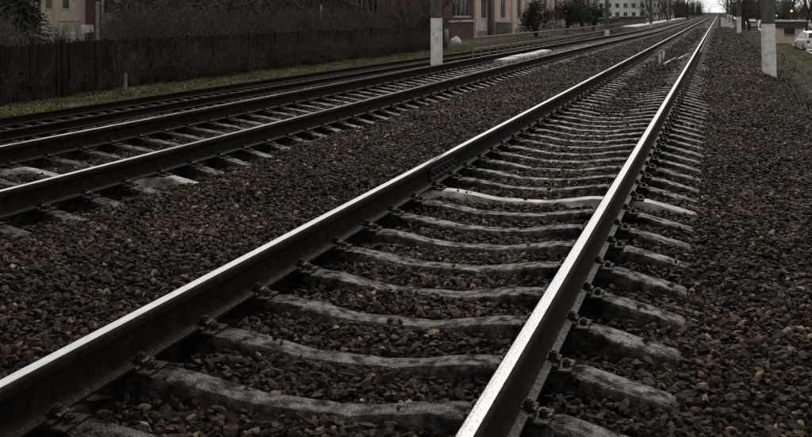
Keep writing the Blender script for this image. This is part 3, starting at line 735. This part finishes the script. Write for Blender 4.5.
# reddish house hidden in the trees
hx, hy, _ = at_z(362, 36, -.9)
b = building('house', 'dim reddish brick house with pale window frames half hidden by bare trees', hx, hy, PSI + R(6), 8, 8, 4.6, M['brick'], front=[(.5, 1.3, 1.1, 2.4), (2.2, 3.0, 1.1, 2.4), (3.9, 4.7, 1.1, 2.4)], roof=2.2, frame_m=M['trim'])
# white apartment block
Zd = 300; hx = (596 - 406) / F * Zd; p = (hx * CS - Zd * SN, hx * SN + Zd * CS)
ops = [(.9 + 2.42 * i, 2.1 + 2.42 * i, v, v + 1.35) for i in range(6) for v in (1.0, 3.6, 6.2, 8.8, 11.4)]
building('apartment_block', 'white apartment block with rows of small dark windows far behind the railing', p[0], p[1], PSI - R(2), 15, 12, 14.5, M['white_wall'], front=ops, bars=1)
# pale houses among the far trees
for (px, px2, Zd, H, lab) in ((648, 661, 330, 6.5, 'pale house left of the vanishing point, nearer one among far trees'), (664, 674, 390, 9, 'tall pale house behind the far trees left of the vanishing point')):
    hx = (px - 406) / F * Zd; p = (hx * CS - Zd * SN, hx * SN + Zd * CS); w = (px2 - px) / F * Zd
    building('house', lab, p[0], p[1], PSI - R(3), w, 8, H, M['white_wall'] if H != 6.4 else M['beige'], front=[(w * a, w * (a + .16), v, v + 1.3) for a in (.15, .42, .69) for v in (1.1, 3.9)], roof=1.8, bars=1)
# hut and garages
Zd = 128; hx = (601 - 406) / F * Zd; p = (hx * CS - Zd * SN, hx * SN + Zd * CS)
t = building('hut', 'small grey hut with a rusty red door at the end of the railing', p[0], p[1], PSI - R(8), 2.1, 2.0, 1.75, M['garage'], roof='flat')
deco(t, 'door', M['door'], (.7, -.06, -.1), (1.55, -.004, 1.55)); deco(t, 'door_frame', M['roof'], (.6, -.04, -.1), (.69, -.004, 1.62))
Zd = 150
for i in range(3):
    hx = (617.5 + i * 9.5 - 406) / F * (Zd + i * 6); zz = Zd + i * 6; p = (hx * CS - zz * SN, hx * SN + zz * CS)
    t = building('garage', ['grey garage next to the hut with the rusty door', 'middle one of three grey garages below the white apartment block', 'farthest of three grey garages below the white apartment block'][i], p[0], p[1], PSI - R(4), 1.42 + .05 * i, 4, 1.85, M['garage'], group='grey garages')
    deco(t, 'garage_door', M['grey_paint'], (.15, -.05, -.1), (1.25, -.004, 1.6))

# ------------------------------------------------------------------ vehicles
def car(label, x, y, z, ang, paint, group=None, van=False):
    t = thing('parked_car', label, 'car', (x, y, z), ang, group)       # nose along local +Y
    hw = .86
    st = [(-2.12, .34, .72, .74), (-2.06, .26, .92, .80), (-1.6, .22, 1.0, .85), (-.9, .22, .98, hw), (.9, .22, .95, hw), (1.2, .22, .93, .85), (1.85, .24, .80, .82), (2.06, .30, .68, .76), (2.14, .38, .60, .70)]
    mb = MB(); rings = []
    for (yy, zb, zt, w) in st:
        rings.append([(-w + .06, yy, zb), (w - .06, yy, zb), (w, yy, zb + .12), (w, yy, zt - .2), (w - .04, yy, zt - .06), (w - .12, yy, zt), (-w + .12, yy, zt), (-w + .04, yy, zt - .06), (-w, yy, zt - .2), (-w, yy, zb + .12)])
    mb.loft(rings); mb.build('body', paint, t, 40)
    # cabin
    def cab(s, dz): return [(-2.0, .96, .70 * s), (-1.55, 1.40 + dz, .60 * s), (-.9, 1.47 + dz, .61 * s), (0, 1.48 + dz, .61 * s), (.35, 1.42 + dz, .60 * s), (1.18, .94, .70 * s)]
    mb = MB(); mb.loft([[(-w, yy, .9), (w, yy, .9), (w, yy, zz), (-w, yy, zz)] if False else [(-.76, yy, .92), (.76, yy, .92), (w, yy, zz), (w - .08, yy, zz + .02), (-w + .08, yy, zz + .02), (-w, yy, zz)] for yy, zz, w in cab(1, 0)]); mb.build('cabin', paint, t, 40)
    def pane(name, q):
        q = [Vector(v) for v in q]; n = (q[1] - q[0]).cross(q[2] - q[0]).normalized() * .008
        mb = MB(); mb.add([v + n for v in q] + [v - n for v in q], [(0,1,2,3),(7,6,5,4),(0,4,5,1),(1,5,6,2),(2,6,7,3),(3,7,4,0)]); mb.build(name, M['glass'], t)
    pane('windscreen', [(-.64, 1.10, 1.005), (.64, 1.10, 1.005), (.54, .42, 1.405), (-.54, .42, 1.405)])
    pane('rear_window', [(.60, -1.965, 1.02), (-.60, -1.965, 1.02), (-.52, -1.60, 1.385), (.52, -1.60, 1.385)])
    for s in (-1, 1):
        pane('side_window', [(s * .755, .95, 1.0), (s * .758, -.25, 1.0), (s * .645, -.25, 1.40), (s * .645, .30, 1.385)])
        pane('side_window', [(s * .758, -.35, 1.0), (s * .758, -1.55, 1.0), (s * .645, -1.40, 1.37), (s * .645, -.35, 1.40)])
        for yy in (-1.32, 1.34):
            mb = MB(); mb.tube([(s * .68, yy, .31), (s * .86, yy, .31)], .31, 16); w = mb.build('wheel', M['rubber'], t, 40)
            mb = MB(); mb.tube([(s * .855, yy, .31), (s * .875, yy, .31)], [.20, .18], 12); mb.build('rim', M['chrome'], w, 40)
        mb = MB(); mb.cbox((s * .58 - .15, 2.03, .56), (s * .58 + .15, 2.14, .70), .02); mb.build('headlight', M['lens'], t)
        mb = MB(); mb.cbox((s * .66 - .11, -2.135, .66), (s * .66 + .11, -2.04, .86), .02); mb.build('tail_light', M['tail'], t)
        mb = MB(); mb.cbox((s * .90 - .07, .78, .96), (s * .90 + .07, .90, 1.08), .02); mb.build('mirror', paint, t)
    mb = MB(); mb.cbox((-.78, -2.20, .34), (.78, -2.06, .52), .03); mb.build('rear_bumper', M['plastic'] if paint is not M['car_white'] else paint, t)
    mb = MB(); mb.cbox((-.72, 2.06, .30), (.72, 2.19, .50), .03); mb.build('front_bumper', M['plastic'], t)
    mb = MB(); mb.box((-.26, -2.165, .56), (.26, -2.12, .67)); mb.build('number_plate', M['trim'], t)
    return t
rz = -1.488
def on_road(px, py): x, y, z = at_z(px, py, rz); return x, y
x, y = on_road(799, 52); car('white car standing on the road at the right picture edge', x + 1.0, y + 2.2, rz, R(8), M['car_white'], 'cars on the road')
x, y = on_road(753, 29.5); car('silver car far down the road beside the tree trunks', x, y + 2, rz, R(0), M['car_grey'], 'cars on the road')
x, y = on_road(762, 28.5); car('dark car far down the road next to the silver car', x + .5, y + 2, rz, R(0), M['car_dark'], 'cars on the road')
x, y = on_road(812, 30); car('small white car far down the road at the right edge', x, y + 2, rz, R(20), M['car_white'], 'cars on the road')
# white gate pillars and a white board in front of the beige house
for px, w, lab in ((53, .55, 'leftmost low white pillar in front of the beige house'), (66, .22, 'narrow white pillar in front of the beige house'), (73, .30, 'white pillar between two others in front of the beige house'), (82, .36, 'white pillar under the white board beside the beige house')):
    Zd = 80; r_ = (px - 406) / F * Zd; x, y = r_ * CS - Zd * SN, r_ * SN + Zd * CS; z = gz(x, y)
    t = thing('gate_pillar', lab, 'pillar', (x, y, z), PSI + R(20), 'white pillars before the beige house')
    deco(t, 'shaft', M['white_paint'], (-w / 2, -w / 2, -.1), (w / 2, w / 2, .62)); deco(t, 'cap', M['white_paint'], (-w / 2 - .04, -w / 2 - .04, .623), (w / 2 + .04, w / 2 + .04, .70))
Zd = 79; r_ = (87 - 406) / F * Zd; x, y = r_ * CS - Zd * SN, r_ * SN + Zd * CS
t = thing('notice_board', 'white board on a post right of the beige house', 'board', (x, y, gz(x, y)), PSI + R(15))
deco(t, 'panel', M['white_paint'], (-.5, -.03, .75), (.5, .03, 1.35), .01); deco(t, 'post', M['grey_paint'], (-.04, .033, -.2), (.04, .10, 1.3), .01)

# ------------------------------------------------------------------ kiosk, traffic lights, overpass
x, y, z = at_z(776, 43.5, -1.4)
t = thing('kiosk', 'pinkish kiosk with dark fascia and pale flat roof behind the right mast', 'kiosk', (x, y, -1.41), PSI - R(14))
deco(t, 'wall', M['pink'], (0, 0, 0), (2.3, 2, 1.45)); deco(t, 'fascia', M['roof'], (-.06, -.3, 1.453), (2.5, 2.1, 1.98)); deco(t, 'roof', M['trim'], (-.15, -.4, 1.983), (2.6, 2.2, 2.12))
deco(t, 'counter', M['garage'], (.7, -.25, .8), (1.6, -.004, .86)); deco(t, 'serving_window', M['glass'], (.7, -.03, .865), (1.6, -.004, 1.40))
def traffic_light(label, px, py, Zd, lamp, on):
    r_ = (px - 406) / F * Zd; x = r_ * CS - Zd * SN; y = r_ * SN + Zd * CS; zl = CZ + (HY - py) / F * Zd; zb = -1.5
    t = thing('traffic_light', label, 'traffic light', (x, y, zb), PSI)
    h = zl - zb
    mb = MB(); mb.tube([(.0, .25, -.2), (.0, .25, h + .6)], .06, 8); mb.build('pole', M['grey_paint'], t)
    mb = MB(); mb.cbox((-.17, 0, h - .5), (.17, .24, h + .5), .02); mb.build('housing', M['plastic'], t)
    for k, dz in enumerate((.32, 0, -.32)):
        mb = MB(); mb.tube([(0, 0.0, h + dz + (0 if on == k else 0)), (0, -.05, h + dz)], .12, 12); mb.build('lamp', lamp if k == on else M['glass'], t)
        mb = MB(); mb.tube([(-.13, -.01, h + dz + .10), (-.10, -.14, h + dz + .13), (.10, -.14, h + dz + .13), (.13, -.01, h + dz + .10)], .012, 4); mb.build('visor', M['plastic'], t)
traffic_light('traffic light with its amber lamp lit above the kiosk', 791.5, 11, 118, M['amber'], 1)
traffic_light('traffic light with its green lamp lit beside the right mast', 776.5, 13.5, 150, M['green'], 2)

# ------------------------------------------------------------------ trees and bushes
def grow(tk, cr, p, d, length, r, level, rr, maxl, droop=0.0):
    n = 5 if level < 2 else 3
    pts = [p.copy()]; rad = [r]; dd = d.copy(); tip = .62 if level == 0 else .3
    for i in range(n):
        dd = (dd + Vector((rr.gauss(0, .13), rr.gauss(0, .13), rr.gauss(.02, .10) - droop))).normalized()
        pts.append(pts[-1] + dd * (length / n)); rad.append(r * (1 - (1 - tip) * (i + 1) / n))
    (tk if level < 2 else cr).tube(pts, rad, 8 if level == 0 else (5 if level == 1 else 3), cap=False)
    if level >= maxl: return
    kids = (9, 6, 5, 4)[level]
    for k in range(kids):
        t = rr.uniform(.22 if level else .16, 1.0) if k else 1.0
        i = min(int(t * n), n - 1); f = t * n - i; q = pts[i].lerp(pts[i + 1], f)
        a = rr.uniform(0, 6.28); base = (pts[i + 1] - pts[i]).normalized()
        s = base.cross(Vector((math.cos(a), math.sin(a), .3))).normalized()
        nd = (base * rr.uniform(.4, .9) + s * rr.uniform(.6, 1.0)).normalized()
        grow(tk, cr, q, nd, length * rr.uniform(.42, .68), rad[i] * rr.uniform(.4, .6), level + 1, rr, maxl, droop)
def bare_tree_meshes(seed, h=8, r=.17, low=True):
    rr = random.Random(seed); tk, cr = MB(), MB()
    grow(tk, cr, Vector((0, 0, -.3)), Vector((0, 0, 1)), h * .6, r, 0, rr, 4)
    a, b = tk.mesh('trunk', M['bark']), cr.mesh('crown', M['twig']); shade(a); return a, b
TREES = [bare_tree_meshes(30 + i, 8 + i, .16 + .02 * i) for i in range(4)]
def conifer_meshes(seed, h=9, w=2.0):
    rr = random.Random(seed); tk, cr = MB(), MB()
    tk.tube([(0, 0, -.3), (0, 0, h * .5), (0, 0, h)], [.16, .09, .02], 8)
    z = .25
    while z < h * .97:
        R0 = w * (1 - z / h) ** .8 + .12
        for k in range(9 if z < h * .6 else 6):
            a = rr.uniform(0, 6.28); L = R0 * rr.uniform(.7, 1.1); dz = -L * rr.uniform(.15, .35)
            d = Vector((math.cos(a), math.sin(a), 0)); s = Vector((-d.y, d.x, 0))
            tk.tube([(0, 0, z), tuple(d * L + Vector((0, 0, z + dz)))], [.02, .006], 3, cap=False)
            m = max(4, int(L * 9))
            for i in range(m):
                t = (i + .6) / m; c = d * (L * t) + Vector((0, 0, z + dz * t))
                for q in (-1, 1):
                    e = (s * q * rr.uniform(.5, 1) + d * rr.uniform(.2, .8) + Vector((0, 0, rr.uniform(-.5, .2)))).normalized() * rr.uniform(.16, .34) * (1.2 - t * .5)
                    g = e.cross(Vector((rr.gauss(0, 1), rr.gauss(0, 1), rr.gauss(0, 1)))).normalized() * rr.uniform(.03, .06)
                    cr.add([c - g, c + g, c + e * .7 + g * .8, c + e, c + e * .7 - g * .8], [(0, 1, 2, 3, 4)])
        z += rr.uniform(.10, .17) * (1 + z * .06)
    return tk.mesh('trunk', M['bark']), cr.mesh('crown', M['needle'])
CONS = [conifer_meshes(60, 9, 2.2), conifer_meshes(61, 8, 2.6)]
def leafy_meshes(seed, h=4.6):
    rr = random.Random(seed); tk, tw, cr = MB(), MB(), MB()
    for k in range(2): grow(tk, tw, Vector((.05 * k, 0, -.3)), Vector((rr.uniform(-.35, .35), rr.uniform(-.3, .3), 1)).normalized(), h * .5, .12, 0, rr, 3)
    n = len(tw.v)
    for i in range(0, n, 2):
        p = Vector(tw.v[i])
        if p.z < .8 + rr.uniform(-.2, .5) or rr.random() < .3: continue
        for _ in range(2):
            e = Vector((rr.gauss(0, 1), rr.gauss(0, 1), rr.gauss(0, .8))).normalized() * rr.uniform(.06, .14); g = e.cross(Vector((rr.gauss(0, 1), rr.gauss(0, 1), rr.gauss(0, 1)))).normalized() * rr.uniform(.03, .06); c = p + Vector((rr.gauss(0, .12), rr.gauss(0, .12), rr.gauss(0, .12)))
            cr.add([c - g, c + g, c + e + g * .4, c + e - g * .4], [(0, 1, 2, 3)])
    o = len(tk.v); tk.v += tw.v; tk.f += [tuple(i + o for i in f) for f in tw.f]; tk.m += tw.m
    return tk.mesh('trunk', M['bark']), cr.mesh('crown', M['needle'])
LEAFY = [leafy_meshes(70), leafy_meshes(71), leafy_meshes(72)]
def bush_mesh(seed, h=2.4, stems=64, spread=1.0):
    rr = random.Random(seed); mb = MB()
    for _ in range(stems):
        a = rr.uniform(0, 6.28); b = rr.uniform(0, .45); p = Vector((math.cos(a) * b, math.sin(a) * b, -.1)); hh = h * rr.uniform(.55, 1.1)
        l = rr.uniform(.05, .5) * spread; d = Vector((math.cos(a) * l, math.sin(a) * l, 1)).normalized(); pts = [p]
        for i in range(5):
            d = (d + Vector((rr.gauss(0, .14), rr.gauss(0, .14), .02))).normalized(); pts.append(pts[-1] + d * hh / 5)
        mb.tube(pts, [.016, .014, .012, .009, .006, .003], 3, cap=False)
        for k in range(9):
            i = rr.randint(0, 4); q = pts[i].lerp(pts[i + 1], rr.random()); e = (d * .6 + Vector((rr.gauss(0, .7), rr.gauss(0, .7), rr.gauss(.2, .4)))).normalized() * rr.uniform(.25, .7)
            mid = q + e * .5 + Vector((rr.gauss(0, .04), rr.gauss(0, .04), rr.gauss(0, .04)))
            mb.tube([q, mid, q + e], [.008, .006, .003], 3, cap=False)
    return mb.mesh('bush', M['twig'])
BUSH = [bush_mesh(80 + i, 2.2 + .25 * i) for i in range(4)]
LOWB = [bush_mesh(90 + i, .8, 40, 1.6) for i in range(2)]
def put_tree(meshes, x, y, label, cat='tree', group=None, s=1.0, name='bare_tree', z=None):
    t = thing(name, label, cat, (x, y, gz(x, y) if z is None else z), rnd.uniform(0, 6.28), group); t.scale = (s, s, s * rnd.uniform(.92, 1.1))
    link('trunk', meshes[0], t); link('crown', meshes[1], t); return t
def put_bush(x, y, label, group, meshes=BUSH, s=1.0):
    o = link('bush', rnd.choice(meshes)); o.location = (x, y, gz(x, y)); o.rotation_euler = (0, 0, rnd.uniform(0, 6.28)); o.scale = (s, s, s * rnd.uniform(.85, 1.1))
    return tag(o, label, 'bush', group)
def at_depth(px, Zd):
    r_ = (px - 406) / F * Zd; return r_ * CS - Zd * SN, r_ * SN + Zd * CS
def clear_view(px, x=None):
    """columns where the photograph looks through to the beige house and to the buildings"""
    return 40 < px < 93 or px > 428
def pxof(x, y):
    d = -x * SN + y * CS; r_ = x * CS + y * SN; return W0 / 2 + F * r_ / d if d > 0 else -999
# thicket behind the fence
cnt = 0
for row, (dx, step) in enumerate(((-18.9, .75), (-20.0, .85), (-22.3, 1.0), (-25, 1.3), (-29, 1.8), (-34, 2.6))):
    y = 17 - dx * -0.0
    while y < 100:
        x = dx + rnd.uniform(-.6, .6); yy = y + rnd.uniform(-.4, .4); p = pxof(x, yy)
        dep = -x * SN + yy * CS
        if -60 < p < 436 and abs(p - 50) > 44 + (1.15 if p > 50 else .2) * F / dep:
            put_bush(x, yy, 'leafless dark brown bush in the thicket behind the brown fence', 'bare bushes in the thicket', s=rnd.uniform(.75, 1.15)); cnt += 1
        y += step * (1 + max(0, (y - 40) * .02))
for px, Zd in ((58, 60), (94, 46)):
    x, y = at_depth(px, Zd); put_bush(x, y, 'sparse bare bush in front of the beige house', 'bushes before the beige house', s=.78)
y = yc + .5
while y < 64:
    put_bush(-17.35 + rnd.uniform(-.15, .1), y, 'leafless brown bush grown against the front of the fence', 'bushes grown against the fence', s=rnd.uniform(.45, .66)); y += rnd.uniform(.5, 1.1)
y = 14.5
while y < yc:
    put_bush(-17.1 + rnd.uniform(-.15, .05), y, 'thin dry stems growing up the fence at the far left', 'dry stems on the left fence', s=rnd.uniform(.35, .60)); y += rnd.uniform(.9, 1.8)
# low scrub in front of the overgrown fence
for i in range(20):
    y = rnd.uniform(yc + 1, 62); put_bush(-17.4 + rnd.uniform(-.2, .0), y, 'low dry scrub growing at the foot of the overgrown fence', 'low scrub along the fence', LOWB, rnd.uniform(.5, 1.0))
for i in range(5):
    y = rnd.uniform(17, yc); put_bush(-17.05 + rnd.uniform(-.1, .0), y, 'low dry weeds at the foot of the fence at the far left', 'low weeds at the left fence', LOWB, rnd.uniform(.3, .6))
# conifers
for px, Zd, k, lab in ((20, 44, 0, 'dark conifer left of the beige house'), (3, 70, 1, 'dark conifer at the left picture edge'), (128, 60, 1, 'dark conifer right of the grey steel pole'), (146, 66, 0, 'dark conifer behind the thicket right of the grey steel pole'),
                       (196, 50, 0, 'dark blue green conifer in the middle of the thicket'), (209, 62, 1, 'dark conifer deep in the thicket beside the blue green one'),
                       (155, 75, 0, 'dim conifer far behind the thicket left of the blue green one'), (250, 75, 1, 'dim conifer far behind the thicket'), (300, 80, 0, 'dim conifer left of the thin pale pole'), (345, 85, 1, 'dim conifer right of the thin pale pole'), (329, 70, 0, 'dark conifer directly behind the thin pale pole')):
    x, y = at_depth(px, Zd); put_tree(CONS[k], x, y, lab, name='conifer', group='dark conifers on the left', s=rnd.uniform(.62, .72))
for px, xx, k, lab in ((536, -17.5, 0, 'dark forked tree standing in front of the pale station building'), (566, -17.5, 0, 'dark tree left in the clump at the far end of the pale building'),
                       (583, -17.5, 1, 'dark tree in the middle of the clump at the far end of the pale building'), (593, -17.0, 0, 'dark tree next to the white apartment block')):
    y = at_x(px, xx); put_tree(LEAFY[rnd.randrange(3)], xx, y, lab, name='dark_tree', group='dark trees by the station building', s=rnd.uniform(1.15, 1.35))
# bare trees
for i, (px, Zd) in enumerate(((8, 62), (135, 40), (165, 46), (178, 70), (226, 42), (243, 55), (262, 47), (285, 66), (308, 52), (333, 60), (352, 70), (372, 58), (392, 75), (408, 62), (425, 66), (270, 90), (215, 95), (150, 95))):
    x, y = at_depth(px, Zd); put_tree(TREES[i % 4], x, y, 'bare dark tree standing in the thicket behind the fence', group='bare trees in the thicket')
for i, (px, Zd) in enumerate(((641, 190), (652, 170), (659, 240), (668, 210), (676, 260), (683, 330), (688, 240), (694, 380), (700, 450), (705, 560), (644, 300), (672, 420), (709, 650))):
    x, y = at_depth(px, Zd); put_tree(TREES[i % 4], x, y, 'bare tree in the far row left of the vanishing point', group='far bare trees left of the tracks', s=1.0)
for i, (px, y) in enumerate(((744, 128), (749.5, 150), (738, 215), (733, 300), (741, 180), (757, 205), (729.5, 420), (727, 560))):
    x = y * math.tan(math.atan((px - 406) / F) - PSI)
    put_tree(TREES[(i + 1) % 4], x, y, 'bare street tree with dark trunk on the road side far down the line', group='street trees along the road', s=1.35)
for i, (px, Zd) in enumerate(((806, 120), (783, 190), (797, 210), (770, 240), (812, 180), (790, 290), (820, 150), (765, 330), (778, 350), (803, 320), (750, 420), (757, 380), (774, 150), (786, 135), (815, 135), (762, 200), (768, 170))):
    x, y = at_depth(px, Zd); put_tree(TREES[i % 4], x, y, 'bare tree beyond the road at the right', group='bare trees beyond the road', s=1.1)
# far woods that close the view
def wood(label, boxes, n, meshes):
    P_, S_, I_, R_ = [], [], [], []
    for (x0, x1, y0, y1) in boxes:
        for _ in range(n):
            x, y = rnd.uniform(x0, x1), rnd.uniform(y0, y1)
            dep = -x * SN + y * CS
            if dep < 95 and abs(pxof(x, y) - 67) < 30 + 2.0 * F / max(dep, 1): continue
            P_.append((x, y, gz(x, y))); s = rnd.uniform(.8, 1.4); S_.append((s, s, s)); I_.append(rnd.randrange(len(meshes))); R_.append((0, 0, rnd.uniform(0, 6.3)))
    return tag(scatter('far_wood', P_, R_, S_, I_, proto_collection('far_wood_tree', meshes)), label, 'wood', kind='stuff')
def joined(t):
    mb = MB()
    for me in t:
        mb.add([tuple(v.co) for v in me.vertices], [tuple(p.vertices) for p in me.polygons], 0)
    return mb.mesh('wood_tree', M['twig'])
WT = [joined(TREES[0]), joined(TREES[2])] + [CONS[0][1]]
wood('far dark wood closing the view behind the left thicket', [(-75, -42, 20, 75), (-95, -45, 75, 150)], 170, WT + BUSH[:2])
wood('far wood on both sides of the line at the horizon', [(-60, -32, 330, 800), (22, 120, 330, 900), (-200, -60, 250, 700), (-32, -15, 380, 900), (9, 24, 420, 900)], 90, WT)
